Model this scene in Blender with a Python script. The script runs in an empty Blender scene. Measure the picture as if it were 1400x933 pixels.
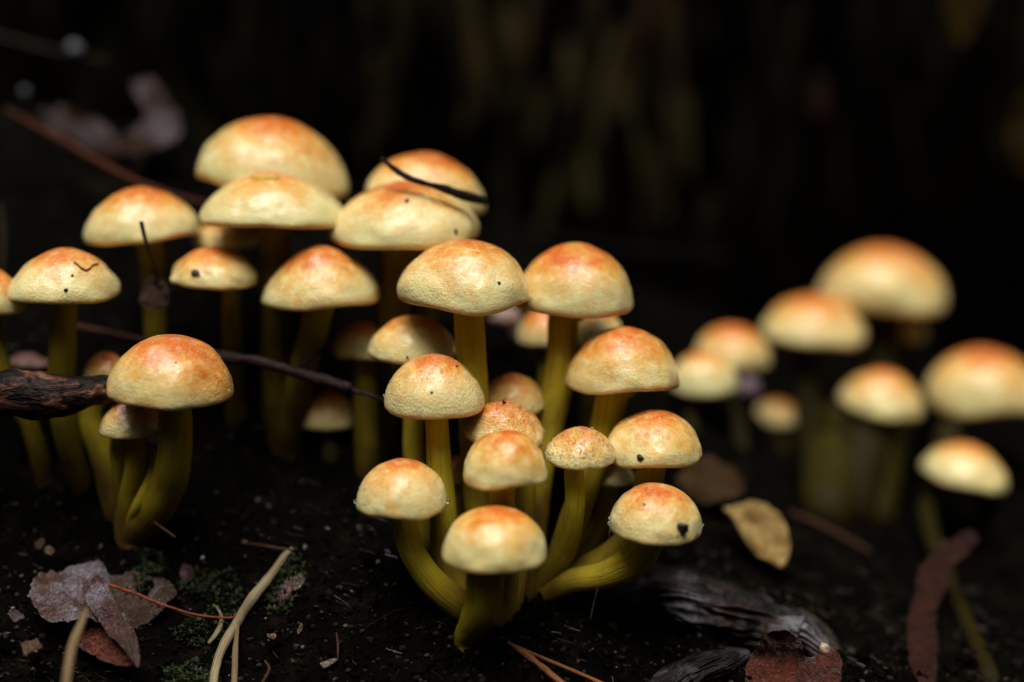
import bpy, bmesh, math, random
import numpy as np
from mathutils import Vector, Matrix
R_ = math.radians
random.seed(7)
S = bpy.context.scene
COL = S.collection

# ------------------------------------------------------------------ camera, world, sun, exposure
PITCH = R_(12)
CAM = np.array([0.0, 0.0, 0.135])
FWD = np.array([0, math.cos(PITCH), -math.sin(PITCH)])
UPV = np.array([0, math.sin(PITCH), math.cos(PITCH)])
RGT = np.array([1.0, 0, 0])
cd = bpy.data.cameras.new("camera"); cam = bpy.data.objects.new("camera", cd); COL.objects.link(cam)
cam.location = CAM; cam.rotation_euler = (math.pi / 2 - PITCH, 0, 0)
cd.lens = 50; cd.sensor_width = 36; cd.clip_start = 0.01; cd.clip_end = 400
cd.dof.use_dof = True; cd.dof.focus_distance = 0.327; cd.dof.aperture_fstop = 2.8
S.camera = cam

w = bpy.data.worlds.new("World"); S.world = w; w.use_nodes = True
wn = w.node_tree; wn.nodes.clear()
sky = wn.nodes.new('ShaderNodeTexSky'); sky.sky_type = 'NISHITA'; sky.sun_disc = False
SUN_EL, SUN_AZ = R_(74), R_(192)      # azimuth clockwise from +Y: the light comes from above and behind the camera's left shoulder
sky.sun_elevation = SUN_EL; sky.sun_rotation = SUN_AZ; sky.dust_density = 6; sky.ozone_density = 0.6
bg = wn.nodes.new('ShaderNodeBackground'); bg.inputs[1].default_value = 0.05
out = wn.nodes.new('ShaderNodeOutputWorld')
hs = wn.nodes.new('ShaderNodeHueSaturation'); hs.inputs['Saturation'].default_value = 0.5
wn.links.new(sky.outputs[0], hs.inputs['Color']); wn.links.new(hs.outputs[0], bg.inputs[0]); wn.links.new(bg.outputs[0], out.inputs[0])
sl = bpy.data.lights.new("sun", 'SUN'); sl.energy = 1.5; sl.angle = R_(42); sl.color = (1, 0.97, 0.93)
so = bpy.data.objects.new("sun", sl); COL.objects.link(so)
sd = Vector((math.sin(SUN_AZ) * math.cos(SUN_EL), math.cos(SUN_AZ) * math.cos(SUN_EL), math.sin(SUN_EL)))
so.rotation_euler = sd.to_track_quat('Z', 'Y').to_euler()
S.view_settings.view_transform = 'Standard'; S.view_settings.look = 'None'
S.view_settings.exposure = 1.2; S.view_settings.gamma = 1
S.cycles.use_denoising = True
S.cycles.max_bounces = 6

# ------------------------------------------------------------------ helpers
K = 0.72 / 1400.0
def P(px, py, d):
    """The place seen at photo pixel (px, py) at depth d metres."""
    return CAM + d * FWD + (px - 700) * K * d * RGT - (py - 466.5) * K * d * UPV

def _h(ix, iy, iz, s):
    n = (ix * 374761393 + iy * 668265263 + iz * 2147483647 + s * 974634777) & 0xFFFFFFFF
    n = ((n ^ (n >> 13)) * 1274126177) & 0xFFFFFFFF
    n = ((n ^ (n >> 16)) * 2246822519) & 0xFFFFFFFF
    return ((n ^ (n >> 15)) & 0xFFFFFF) / float(0xFFFFFF)
def vn(p, seed=0):
    """Value noise in -1..1 at points p (n x 3)."""
    p = np.asarray(p, float); f = np.floor(p); i = f.astype(np.int64); t = p - f; t = t * t * (3 - 2 * t)
    r = 0
    for dx in (0, 1):
        for dy in (0, 1):
            for dz in (0, 1):
                wgt = (t[..., 0] if dx else 1 - t[..., 0]) * (t[..., 1] if dy else 1 - t[..., 1]) * (t[..., 2] if dz else 1 - t[..., 2])
                r = r + wgt * _h(i[..., 0] + dx, i[..., 1] + dy, i[..., 2] + dz, seed)
    return r * 2 - 1
def fbm(p, seed=0, o=4, g=0.5):
    r = 0; a = 1
    for k in range(o):
        r = r + a * vn(np.asarray(p) * 2.03 ** k + 17.3 * k, seed + k); a *= g
    return r

def mesh(name, v, f, m=None, smooth=True, attrs=None):
    me = bpy.data.meshes.new(name); me.from_pydata([tuple(map(float, q)) for q in v], [], [tuple(map(int, q)) for q in f])
    me.update()
    if smooth: me.polygons.foreach_set('use_smooth', [True] * len(me.polygons))
    for k, a in (attrs or {}).items():
        at = me.attributes.new(k, 'FLOAT', 'POINT'); at.data.foreach_set('value', np.asarray(a, np.float32))
    if m: me.materials.append(m)
    return me
def obj(name, me, loc=(0, 0, 0), parent=None, rot=None):
    o = bpy.data.objects.new(name, me); COL.objects.link(o)
    l = Vector([float(c) for c in loc])
    if parent is not None:
        o.parent = parent; l = l - parent.location
    o.location = l
    if rot is not None: o.rotation_euler = rot
    return o
def tag(o, label=None, cat=None, group=None, kind=None):
    if label: o['label'] = label
    if cat: o['category'] = cat
    if group: o['group'] = group
    if kind: o['kind'] = kind
    return o
def empty(name, loc, label, cat, group=None):
    o = bpy.data.objects.new(name, None); COL.objects.link(o); o.location = [float(c) for c in loc]
    o.empty_display_size = 0.005
    return tag(o, label, cat, group)

# ------------------------------------------------------------------ materials
class NT:
    def __init__(s, name):
        s.m = bpy.data.materials.new(name); s.m.use_nodes = True; s.t = s.m.node_tree
        s.b = s.t.nodes['Principled BSDF']; s.tc = s.t.nodes.new('ShaderNodeTexCoord')
    def n(s, t, **k):
        x = s.t.nodes.new(t)
        for a, b in k.items(): setattr(x, a, b)
        return x
    def l(s, a, b): s.t.links.new(a, b)
    def noise(s, scale, detail=3, rough=.5, vec=None, dist=0):
        x = s.n('ShaderNodeTexNoise'); x.inputs['Scale'].default_value = scale; x.inputs['Detail'].default_value = detail
        x.inputs['Roughness'].default_value = rough; x.inputs['Distortion'].default_value = dist
        s.l(vec if vec is not None else s.tc.outputs['Object'], x.inputs['Vector']); return x.outputs['Fac']
    def off(s):
        """Object coordinates shifted per object, so that no two things share a pattern."""
        oi = s.n('ShaderNodeObjectInfo'); v = s.n('ShaderNodeVectorMath', operation='ADD')
        c = s.n('ShaderNodeCombineXYZ'); s.l(oi.outputs['Random'], c.inputs[0]); s.l(oi.outputs['Random'], c.inputs[2])
        s.l(s.tc.outputs['Object'], v.inputs[0]); s.l(c.outputs[0], v.inputs[1]); return v.outputs[0]
    def stretch(s, vec, sc):
        m = s.n('ShaderNodeMapping'); m.inputs['Scale'].default_value = sc; s.l(vec, m.inputs['Vector']); return m.outputs[0]
    def tubev(s, a, b):
        c = s.n('ShaderNodeCombineXYZ'); r_ = s.n('ShaderNodeObjectInfo').outputs['Random']
        s.l(s.math('MULTIPLY_ADD', s.attr('cx').outputs['Fac'], a, r_), c.inputs[0]); s.l(s.math('MULTIPLY', s.attr('cy').outputs['Fac'], a), c.inputs[1])
        s.l(s.math('MULTIPLY', s.attr('along').outputs['Fac'], b), c.inputs[2]); return c.outputs[0]
    def math(s, op, a, b=None, c=None, clamp=False):
        x = s.n('ShaderNodeMath', operation=op); x.use_clamp = clamp
        for i, q in enumerate((a, b, c)):
            if q is None: continue
            if isinstance(q, (int, float)): x.inputs[i].default_value = q
            else: s.l(q, x.inputs[i])
        return x.outputs[0]
    def ramp(s, fac, stops, interp='LINEAR'):
        x = s.n('ShaderNodeValToRGB'); x.color_ramp.interpolation = interp; e = x.color_ramp.elements
        while len(e) < len(stops): e.new(0.5)
        for el, (p, c) in zip(e, stops): el.position = p; el.color = (*c, 1) if len(c) == 3 else c
        s.l(fac, x.inputs[0]); return x.outputs[0]
    def gray(s, fac, a, b):
        x = s.n('ShaderNodeMapRange'); x.inputs[1].default_value = a; x.inputs[2].default_value = b; s.l(fac, x.inputs[0]); return x.outputs[0]
    def mix(s, fac, a, b, mode='MIX'):
        x = s.n('ShaderNodeMix', data_type='RGBA', blend_type=mode)
        for i, q in ((0, fac), (6, a), (7, b)):
            if isinstance(q, (int, float)): x.inputs[i].default_value = q
            elif isinstance(q, tuple): x.inputs[i].default_value = (*q, 1)
            else: s.l(q, x.inputs[i])
        return x.outputs[2]
    def attr(s, name, obj=False):
        a = s.n('ShaderNodeAttribute'); a.attribute_name = name
        if obj: a.attribute_type = 'OBJECT'
        return a
    def bump(s, h, strength, dist, normal=None):
        b = s.n('ShaderNodeBump'); b.inputs['Strength'].default_value = strength; b.inputs['Distance'].default_value = dist
        s.l(h, b.inputs['Height'])
        if normal is not None: s.l(normal, b.inputs['Normal'])
        return b.outputs[0]
    def set(s, **k):
        for a, v in k.items():
            i = s.b.inputs[a.replace('_', ' ')]
            if isinstance(v, (int, float)): i.default_value = v
            elif isinstance(v, tuple): i.default_value = (*v, 1) if len(v) == 3 and i.type == 'RGBA' else v
            else: s.l(v, i)
        return s.m

def mat_cap():
    t = NT('cap skin'); v = t.off()
    pol = t.attr('pol').outputs['Fac']; hue = t.attr('orange', True).outputs['Fac']; grain = t.attr('grain', True).outputs['Fac']
    n1 = t.noise(95, 3, .55, v); n2 = t.noise(420, 4, .6, v); n3 = t.noise(1500, 3, .6, v)
    q = t.math('ADD', pol, t.math('MULTIPLY', t.math('SUBTRACT', n1, .5), .75))
    q = t.math('ADD', q, t.math('MULTIPLY', t.math('SUBTRACT', n2, .5), .7))
    q = t.math('ADD', q, t.math('MULTIPLY', t.math('SUBTRACT', n3, .5), .12))
    q = t.math('SUBTRACT', t.math('SUBTRACT', q, hue), .12)
    c = t.ramp(q, [(0.0, (.52, .105, .004)), (.16, (.58, .18, .014)), (.32, (.63, .33, .07)), (.50, (.67, .49, .18)), (.74, (.68, .61, .28)), (1, (.63, .60, .27))])
    # blotches of brown orange where the skin bruised
    bl = t.gray(t.noise(210, 5, .7, v, .5), .54, .61)
    keep = t.math('SUBTRACT', 1.0, t.gray(pol, .45, .85), clamp=True)
    c = t.mix(t.math('MULTIPLY', t.math('MULTIPLY', bl, keep), .5), c, (.55, .21, .05))
    rnd_ = t.n('ShaderNodeObjectInfo').outputs['Random']
    gw = t.math('MULTIPLY', t.attr('gold', True).outputs['Fac'], t.math('MULTIPLY', t.gray(t.noise(130, 4, .6, t.stretch(v, (1, 1, 1.7)), .6), .46, .64), t.math('MULTIPLY_ADD', rnd_, .6, .35)))
    c = t.mix(t.math('MULTIPLY', gw, t.math('SUBTRACT', 1.1, t.math('MULTIPLY', pol, .75))), c, (.62, .36, .07))
    sn = t.math('MULTIPLY', t.math('SUBTRACT', n2, .5), 1.1)
    c = t.mix(t.math('MULTIPLY', t.math('MULTIPLY', t.gray(t.math('ADD', t.attr('stain').outputs['Fac'], t.math('MULTIPLY', t.math('SUBTRACT', t.noise(260, 5, .7, v), .5), 2.2)), .35, .85), .7), t.math('GREATER_THAN', t.attr('stain').outputs['Fac'], .02)), c, (.62, .34, .055))
    c = t.mix(t.math('MULTIPLY', t.gray(t.math('ADD', t.attr('flame').outputs['Fac'], t.math('MULTIPLY', sn, .6)), .40, .56), t.math('GREATER_THAN', t.attr('flame').outputs['Fac'], .02)), c, (.60, .16, .008))
    # thin ochre line along the very margin
    c = t.mix(t.math('MULTIPLY', t.gray(pol, .965, 1.0), .6), c, (.6, .36, .1))
    # pale floury patches
    c = t.mix(t.math('MULTIPLY', t.gray(n2, .55, .75), .35), c, (.76, .69, .44))
    c = t.mix(t.math('MULTIPLY', t.gray(t.noise(2200, 3, .7, v), .5, .68), t.math('MULTIPLY', grain, .45)), c, (.84, .78, .52))
    vo = t.n('ShaderNodeTexVoronoi'); vo.inputs['Scale'].default_value = 1900; t.l(v, vo.inputs['Vector'])
    h = t.math('ADD', t.math('MULTIPLY', t.noise(1100, 3, .6, v), .7), t.math('MULTIPLY', vo.outputs['Distance'], -1.0))
    wr = t.bump(t.noise(560, 4, .65, t.stretch(v, (1, 1, 1.5)), .5), .26, .0008)
    cn = t.bump(t.noise(1000, 4, .65, v), .4, .0003, t.bump(n1, .5, .002))
    cw = t.math('MULTIPLY_ADD', t.gray(t.noise(500, 4, .7, v), .38, .62), .8, .3)
    b = t.n('ShaderNodeBump'); b.inputs['Distance'].default_value = .0002
    t.l(h, b.inputs['Height']); t.l(wr, b.inputs['Normal']); t.l(grain, b.inputs['Strength'])
    ro = t.gray(n2, 0, 1); ro = t.math('MULTIPLY_ADD', n2, .25, .38)
    pits = t.math('MULTIPLY', t.gray(t.noise(1300, 2, .5, v, .3), .66, .72), t.math('MULTIPLY', grain, .14))
    c = t.mix(pits, c, (.42, .24, .07))
    return t.set(Base_Color=c, Roughness=ro, Coat_Normal=cn, Normal=b.outputs[0], Subsurface_Weight=.3, Coat_Weight=cw, Coat_Roughness=.14, Coat_IOR=1.45, Subsurface_Radius=(1.0, .55, .2), Subsurface_Scale=.0015, Specular_IOR_Level=.25)
def mat_gill():
    t = NT('gills'); c = t.ramp(t.noise(600, 2), [(.3, (.30, .24, .07)), (.7, (.38, .32, .12))]); return t.set(Base_Color=c, Roughness=.8)
def mat_stem():
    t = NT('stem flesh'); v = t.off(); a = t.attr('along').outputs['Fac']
    n = t.noise(1, 4, .65, t.tubev(5, 3.5)); n2 = t.noise(120, 3, .5, v)
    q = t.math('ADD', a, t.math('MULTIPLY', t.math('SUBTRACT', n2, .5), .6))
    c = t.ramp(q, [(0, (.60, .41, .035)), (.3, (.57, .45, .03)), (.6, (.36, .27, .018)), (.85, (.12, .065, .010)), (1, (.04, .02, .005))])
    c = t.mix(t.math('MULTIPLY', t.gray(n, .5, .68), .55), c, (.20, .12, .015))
    c = t.mix(t.attr('brown', True).outputs['Fac'], c, (.012, .009, .0008))  # shade inside the tufts, painted in as a near-black stem colour
    b = t.bump(t.math('ADD', n, t.math('MULTIPLY', t.noise(1800, 2, .5, v), .4)), .8, .0005)
    return t.set(Base_Color=c, Roughness=.6, Normal=b, Specular_IOR_Level=.08, Subsurface_Weight=.4, Subsurface_Radius=(1.0, .6, .15), Subsurface_Scale=.003)
def mat_soil():
    t = NT('wet black humus'); v = t.tc.outputs['Object']
    n = t.noise(130, 5, .6, v); n2 = t.noise(900, 4, .7, v)
    c = t.ramp(n, [(.3, (.0006, .0005, .0004)), (.55, (.002, .0016, .001)), (.8, (.010, .0075, .0045))])
    c = t.mix(t.gray(n2, .72, .85), c, (.010, .008, .005))
    b = t.bump(n2, .9, .0009, t.bump(n, .6, .002))
    return t.set(Base_Color=c, Roughness=t.math('MULTIPLY_ADD', n, .6, .35), Normal=b, Specular_IOR_Level=.015)
def mat_bark():
    t = NT('old dark bark'); v = t.tc.outputs['Object']
    n = t.noise(60, 5, .6, t.stretch(v, (1, 1, .3))); n2 = t.noise(400, 4, .7, v)
    c = t.ramp(n, [(.35, (.0005, .0004, .0003)), (.6, (.0015, .0011, .0007)), (.8, (.004, .0028, .0014))])
    return t.set(Base_Color=c, Roughness=.9, Normal=t.bump(n2, .8, .001, t.bump(n, .8, .004)), Specular_IOR_Level=0.0)
def mat_plain(name, rough=.6, spec=.3, nscale=500, dark=.55, bumpd=.0004, streak=(1, 1, 1), sss=0, tubular=0):
    """Colour from the object, broken up by two noises."""
    t = NT(name); v = t.off(); oi = t.n('ShaderNodeObjectInfo')
    n = t.noise(1, 4, .65, t.tubev(3.5, tubular)) if tubular else t.noise(nscale, 4, .65, t.stretch(v, streak)); n2 = t.noise(nscale * .2, 3, .5, v)
    d = t.mix(1.0, oi.outputs['Color'], (dark, dark, dark), 'MULTIPLY')
    c = t.mix(t.gray(n, .35, .65), d, oi.outputs['Color'])
    c = t.mix(t.math('MULTIPLY', t.gray(n2, .45, .7), .5), c, d)
    return t.set(Base_Color=c, Roughness=rough, Specular_IOR_Level=spec, Normal=t.bump(n, .8, bumpd), Subsurface_Weight=sss, Subsurface_Scale=.001)
def mat_leaf(nm='dry leaf', sp_=.25):
    t = NT(nm); v = t.off(); oi = t.n('ShaderNodeObjectInfo'); pale = t.attr('pale', True)
    vein = t.attr('vein').outputs['Fac']
    n = t.noise(180, 4, .65, v); n2 = t.noise(1100, 4, .7, v)
    d = t.mix(1.0, oi.outputs['Color'], (.35, .25, .2), 'MULTIPLY')
    c = t.mix(t.gray(n, .35, .68), d, oi.outputs['Color'])
    pc = t.n('ShaderNodeCombineXYZ'); 
    c = t.mix(t.math('MULTIPLY', t.gray(t.math('ADD', t.noise(90, 3, .5, v), t.math('MULTIPLY', n2, .3)), .62, .82), pale.outputs['Fac']), c, (.34, .30, .35))
    h = t.math('ADD', t.noise(1100, 3, .6, v, 1.8), t.math('MULTIPLY', n, .8))
    c = t.mix(t.gray(t.noise(1100, 3, .6, v, 1.8), .42, .62), t.mix(.75, c, (.03, .012, .008)), c)
    return t.set(Base_Color=c, Roughness=t.math('MULTIPLY_ADD', t.attr('gloss', True).outputs['Fac'], -.28, t.math('MULTIPLY_ADD', n2, .15, .38)), Specular_IOR_Level=t.math('ADD', t.attr('gloss', True).outputs['Fac'], sp_), Normal=t.bump(h, 1.0, .0016))
def mat_branch():
    t = NT('wet peeling bark'); v = t.tc.outputs['Object']; sv = t.stretch(v, (.35, 1, 1))
    n = t.noise(260, 5, .65, sv, .5); n2 = t.noise(1200, 3, .7, sv)
    c = t.ramp(n, [(.42, (.002, .0012, .001)), (.51, (.014, .006, .004)), (.58, (.11, .042, .022)), (.72, (.30, .17, .12))])
    return t.set(Base_Color=c, Roughness=.45, Specular_IOR_Level=.12, Normal=t.bump(n2, .7, .0005, t.bump(n, 1, .0015)))
def mat_rotten():
    t = NT('rotten grey wood'); v = t.tc.outputs['Object']; sv = t.stretch(v, (.6, .6, .5))
    n = t.noise(210, 6, .7, sv, .5); n2 = t.noise(55, 3, .5, v)
    c = t.ramp(n, [(.40, (.0015, .0014, .0014)), (.49, (.018, .017, .017)), (.59, (.11, .104, .11)), (.76, (.24, .23, .23))])
    c = t.mix(t.gray(n2, .45, .6), (.005, .0035, .003), c); c = t.mix(t.math('MULTIPLY', t.gray(t.noise(90, 3, .6, v), .5, .62), .6), c, (.035, .020, .012))
    return t.set(Base_Color=c, Roughness=.55, Specular_IOR_Level=.15, Normal=t.bump(n, .9, .002))
def mat_water():
    t = NT('water drop'); return t.set(Base_Color=(1, 1, 1), Roughness=.02, IOR=1.33, Transmission_Weight=1.0)
def mat_crumb():
    t = NT('humus crumb'); g = t.attr('tone').outputs['Fac']
    c = t.ramp(g, [(0, (.0015, .0013, .001)), (.5, (.004, .003, .002)), (.93, (.024, .018, .012)), (1, (.20, .17, .13))])
    return t.set(Base_Color=c, Roughness=t.math('MULTIPLY_ADD', g, -.4, .7), Specular_IOR_Level=t.math('MULTIPLY', t.math('POWER', g, 6), .5))
def mat_moss():
    t = NT('moss'); g = t.attr('tone').outputs['Fac']
    return t.set(Base_Color=t.ramp(g, [(0, (.004, .008, .001)), (.7, (.012, .022, .001)), (1, (.045, .055, .004))]), Roughness=.6, Specular_IOR_Level=.3)

M = dict(cap=mat_cap(), gill=mat_gill(), stem=mat_stem(), soil=mat_soil(), bark=mat_bark(), leaf=mat_leaf(), dull=mat_leaf('dull leaf', .02), branch=mat_branch(),
         rotten=mat_rotten(), water=mat_water(), crumb=mat_crumb(), moss=mat_moss(),
         twig=mat_plain('twig bark', .55, .10, 700, .35, .0006), straw=mat_plain('dry straw', .6, .2, 900, .45, .0006, tubular=2.5),
         plate=mat_plain('mossy bark plate', .9, .05, 250, .3, .001), dirt=mat_plain('black dirt', .3, .5, 1500, .5, .0003),
         grit=mat_plain('pale flake', .45, .4, 700, .45))

# ------------------------------------------------------------------ ground: one sheet, fine in view, stretching to the horizon
GP = [(640, 882, .324), (690, 872, .327), (350, 905, .328), (100, 915, .325), (0, 930, .322), (500, 930, .325), (200, 745, .346), (60, 770, .344), (0, 680, .352), (110, 690, .350),
      (400, 770, .340), (500, 820, .330), (400, 640, .368), (560, 650, .360), (800, 932, .328), (950, 932, .332), (1090, 932, .330), (1000, 850, .350), (1110, 855, .352),
      (740, 840, .336), (1180, 700, .440), (1360, 935, .345), (1040, 765, .372), (960, 690, .395), (900, 790, .364),
      (1250, 800, .385), (1320, 740, .430), (1390, 700, .44), (180, 215, .425), (20, 140, .445), (290, 300, .415), (60, 420, .385), (250, 500, .375),
      (450, 480, .400), (620, 480, .395), (760, 560, .385), (880, 590, .385), (980, 610, .415), (1050, 610, .45), (700, 440, .43), (850, 470, .43), (560, 380, .44),
      (400, 330, .44), (1150, 560, .50), (1350, 610, .48), (1000, 500, .52), (1300, 480, .57), (800, 400, .50)]
pts = [P(*g) for g in GP]
for a in range(24):
    ang = a / 24 * 2 * math.pi
    pts.append(np.array([.9 * math.sin(ang), .35 + .9 * math.cos(ang), .02 if math.cos(ang) > 0 else -.02]))
pts.append(np.array([0, .12, -.012])); pts.append(np.array([.12, .1, -.01])); pts.append(np.array([-.12, .12, -.01]))
pts = np.array(pts)
_D = np.linalg.norm(pts[:, None, :2] - pts[None, :, :2], axis=2)
_W = np.linalg.solve(-_D + np.eye(len(pts)) * .0004, pts[:, 2] - pts[:, 2].mean())
def gz(x, y):
    x = np.atleast_1d(np.asarray(x, float)); y = np.atleast_1d(np.asarray(y, float)); sh = x.shape
    x = x.ravel(); y = y.ravel(); z = np.zeros_like(x)
    for k in range(len(pts)):
        z -= _W[k] * np.hypot(x - pts[k, 0], y - pts[k, 1])
    z += pts[:, 2].mean()
    r = np.hypot(x, y - .35); f = np.clip((r - .5) / .4, 0, 1); f = f * f * (3 - 2 * f)
    z = z * (1 - f)
    q = np.stack([x, y, np.zeros_like(x)], -1)
    z += fbm(q * 45, 3, 3) * .0022 * (1 + 2 * f)
    z += (np.abs(fbm(q * 150, 13, 3)) - .35) * .0022
    z += fbm(q * 230, 9, 3) * .0009
    return z.reshape(sh)
def axis(lo, hi, step, far, n=26):
    c = np.arange(lo, hi, step); g = step * 1.6 * (np.geomspace(1, (far) / step / 1.6, n))
    return np.concatenate([lo - g[::-1], c, c[-1] + g])
gx = axis(-.24, .26, .0012, 60); gy = axis(.20, .60, .0012, 60)
X, Y = np.meshgrid(gx, gy); Z = gz(X, Y)
fine = fbm(np.stack([X, Y, X * 0], -1) * 900, 21, 2) * .0004
Z = Z + np.where((np.abs(X) < .27) & (Y < .6) & (Y > .19), fine, 0)
nx, ny = len(gx), len(gy)
v = np.stack([X.ravel(), Y.ravel(), Z.ravel()], -1)
ii = (np.arange(ny - 1)[:, None] * nx + np.arange(nx - 1)[None]).ravel()
f = np.stack([ii, ii + 1, ii + nx + 1, ii + nx], -1)
tag(obj('forest_floor', mesh('forest_floor', v, f, M['soil'])), 'wet black humus ground that the mushrooms grow from', kind='structure')
def gh(x, y): return float(gz(x, y)[0])

# ------------------------------------------------------------------ unseen ring of dark banks, added to block low sky light
na, nr = 360, 60; th = np.linspace(0, 2 * math.pi, na, endpoint=False); tt = np.linspace(0, 1, nr)
TH, TT = np.meshgrid(th, tt); rr = 3.0 + 3.2 * TT; hz = -.2 + 6.2 * TT ** 1.15
q = np.stack([np.cos(TH) * 4, np.sin(TH) * 4, TT * 8], -1); dsp = fbm(q, 61, 4)
rr = rr + .35 * dsp; hz = hz + .5 * TT * fbm(q * .6, 66, 3)
v = np.stack([np.cos(TH) * rr, np.sin(TH) * rr, hz], -1).reshape(-1, 3); a = np.arange(na); b = (a + 1) % na; r0 = np.arange(nr - 1)[:, None] * na
BLOCKER = (v, np.stack([r0 + a, r0 + b, r0 + na + b, r0 + na + a], -1).reshape(-1, 4))
t_ = NT('blocker_dark'); tn_ = t_.noise(9, 6, .7)
M['blocker'] = t_.set(Base_Color=t_.ramp(tn_, [(.35, (.006, .008, .003)), (.6, (.03, .04, .012)), (.75, (.05, .05, .02))]), Roughness=.9, Specular_IOR_Level=.1, Normal=t_.bump(tn_, 1, .1))
tag(obj('low_sky_blocker', mesh('low_sky_blocker', BLOCKER[0], BLOCKER[1], M['blocker'])), 'unseen ring of steep dark banks added to block low sky light', kind='structure')

# ------------------------------------------------------------------ the old trunk behind
TR, TC = .75, np.array([.06, .585 + .75])
def trunk():
    root = empty('tree_trunk', (TC[0], TC[1], 0), 'thick old tree trunk with black furrowed bark standing behind all the mushrooms', 'tree')
    na, nz = 900, 150
    A = np.linspace(0, 2 * math.pi, na, endpoint=False); Zs = np.linspace(-.12, 1.3, nz)
    AA, ZZ = np.meshgrid(A, Zs)
    q = np.stack([np.cos(AA) * 14, np.sin(AA) * 14, ZZ * 5], -1)
    rid = 1 - np.abs(fbm(q * 2.2, 41, 3)); fl = .12 * np.exp(-np.clip(ZZ + .05, 0, 9) / .09)
    Rr = TR + .012 * rid + .006 * fbm(q * 4, 5, 3) + fl * (.4 + .6 * vn(q * .25, 6))
    v = np.stack([np.cos(AA) * Rr, np.sin(AA) * Rr, ZZ], -1).reshape(-1, 3)
    a = np.arange(na); b = (a + 1) % na; r0 = np.arange(nz - 1)[:, None] * na
    f = np.stack([r0 + a, r0 + b, r0 + na + b, r0 + na + a], -1).reshape(-1, 4)
    obj('trunk', mesh('trunk', v, f, M['bark']), root.location, root)
    # plates of bark, a few shapes shared, fixed on the side facing the mushrooms
    shapes = []
    for s in range(7):
        n, m_ = 9, 6; vv = []
        for j in range(n):
            for i in range(m_):
                u = i / (m_ - 1) * 2 - 1; t = j / (n - 1) * 2 - 1
                wv = (1 - abs(t) ** 3) ** .5 if abs(t) < 1 else .05
                e = .5 * wv * (1 + .35 * float(vn([t * 2, s * 3.1, u], 3)))
                vv.append((u * e + .12 * float(vn([t * 1.5, s, 5], 4)), -.16 * (1 - u * u) * wv + .05 * float(vn([u * 3, t * 3, s], 8)), t * 1.0))
        ff = [(j * m_ + i, j * m_ + i + 1, (j + 1) * m_ + i + 1, (j + 1) * m_ + i) for j in range(n - 1) for i in range(m_ - 1)]
        nb = len(vv); vv += [(x, .15, z) for (x, y, z) in vv]
        rim = [i for i in range(m_)] + [j * m_ + m_ - 1 for j in range(1, n)] + [(n - 1) * m_ + i for i in range(m_ - 2, -1, -1)] + [j * m_ for j in range(n - 2, 0, -1)]
        ff += [(rim[k], rim[(k + 1) % len(rim)], rim[(k + 1) % len(rim)] + nb, rim[k] + nb) for k in range(len(rim))]
        shapes.append(mesh('bark_plate', vv, ff, M['plate']))
    rnd = random.Random(5)
    for c in range(34):
        for r in range(7):
            px = c / 34 * 1500 - 60 + rnd.uniform(-14, 14); py = 10 + r * 62 + rnd.uniform(-26, 26)
            if rnd.random() < .22: continue
            p = P(px, py, .60); dx = p[0] - TC[0]
            y = TC[1] - math.sqrt(max(0, (TR + .016) ** 2 - dx * dx)); ang = math.asin(dx / TR)
            g = P(px, py, 1) - CAM; p = CAM + g * ((y - CAM[1]) / g[1])
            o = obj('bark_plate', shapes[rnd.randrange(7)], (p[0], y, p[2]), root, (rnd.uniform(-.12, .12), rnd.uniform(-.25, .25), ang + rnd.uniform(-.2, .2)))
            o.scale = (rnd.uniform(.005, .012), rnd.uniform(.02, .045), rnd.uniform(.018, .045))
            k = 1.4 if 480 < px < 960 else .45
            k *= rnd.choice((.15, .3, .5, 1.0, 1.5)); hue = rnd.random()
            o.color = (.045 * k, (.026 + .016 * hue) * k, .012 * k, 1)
    return root
trunk()

# ------------------------------------------------------------------ tubes, sheets, lumps
def raise_(p, r=0):
    """A point that would lie in the soil, moved along its line of sight until it lies on it."""
    p = np.asarray(p, float); d = p - CAM
    for _ in range(60):
        if p[2] >= gh(p[0], p[1]) + r + .0006: break
        d = d * .996; p = CAM + d
    return p
def spline(ps, n):
    ps = np.asarray(ps, float); m = len(ps)
    if m == 2: return ps[0] + (ps[1] - ps[0]) * np.linspace(0, 1, n)[:, None]
    e = np.vstack([2 * ps[0] - ps[1], ps, 2 * ps[-1] - ps[-2]]); out = []
    for u in np.linspace(0, m - 1 - 1e-9, n):
        i = int(u); t = u - i; a, b, c, d = e[i], e[i + 1], e[i + 2], e[i + 3]
        out.append(.5 * (2 * b + (c - a) * t + (2 * a - 5 * b + 4 * c - d) * t * t + (3 * b - a - 3 * c + d) * t ** 3))
    return np.array(out)
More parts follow.
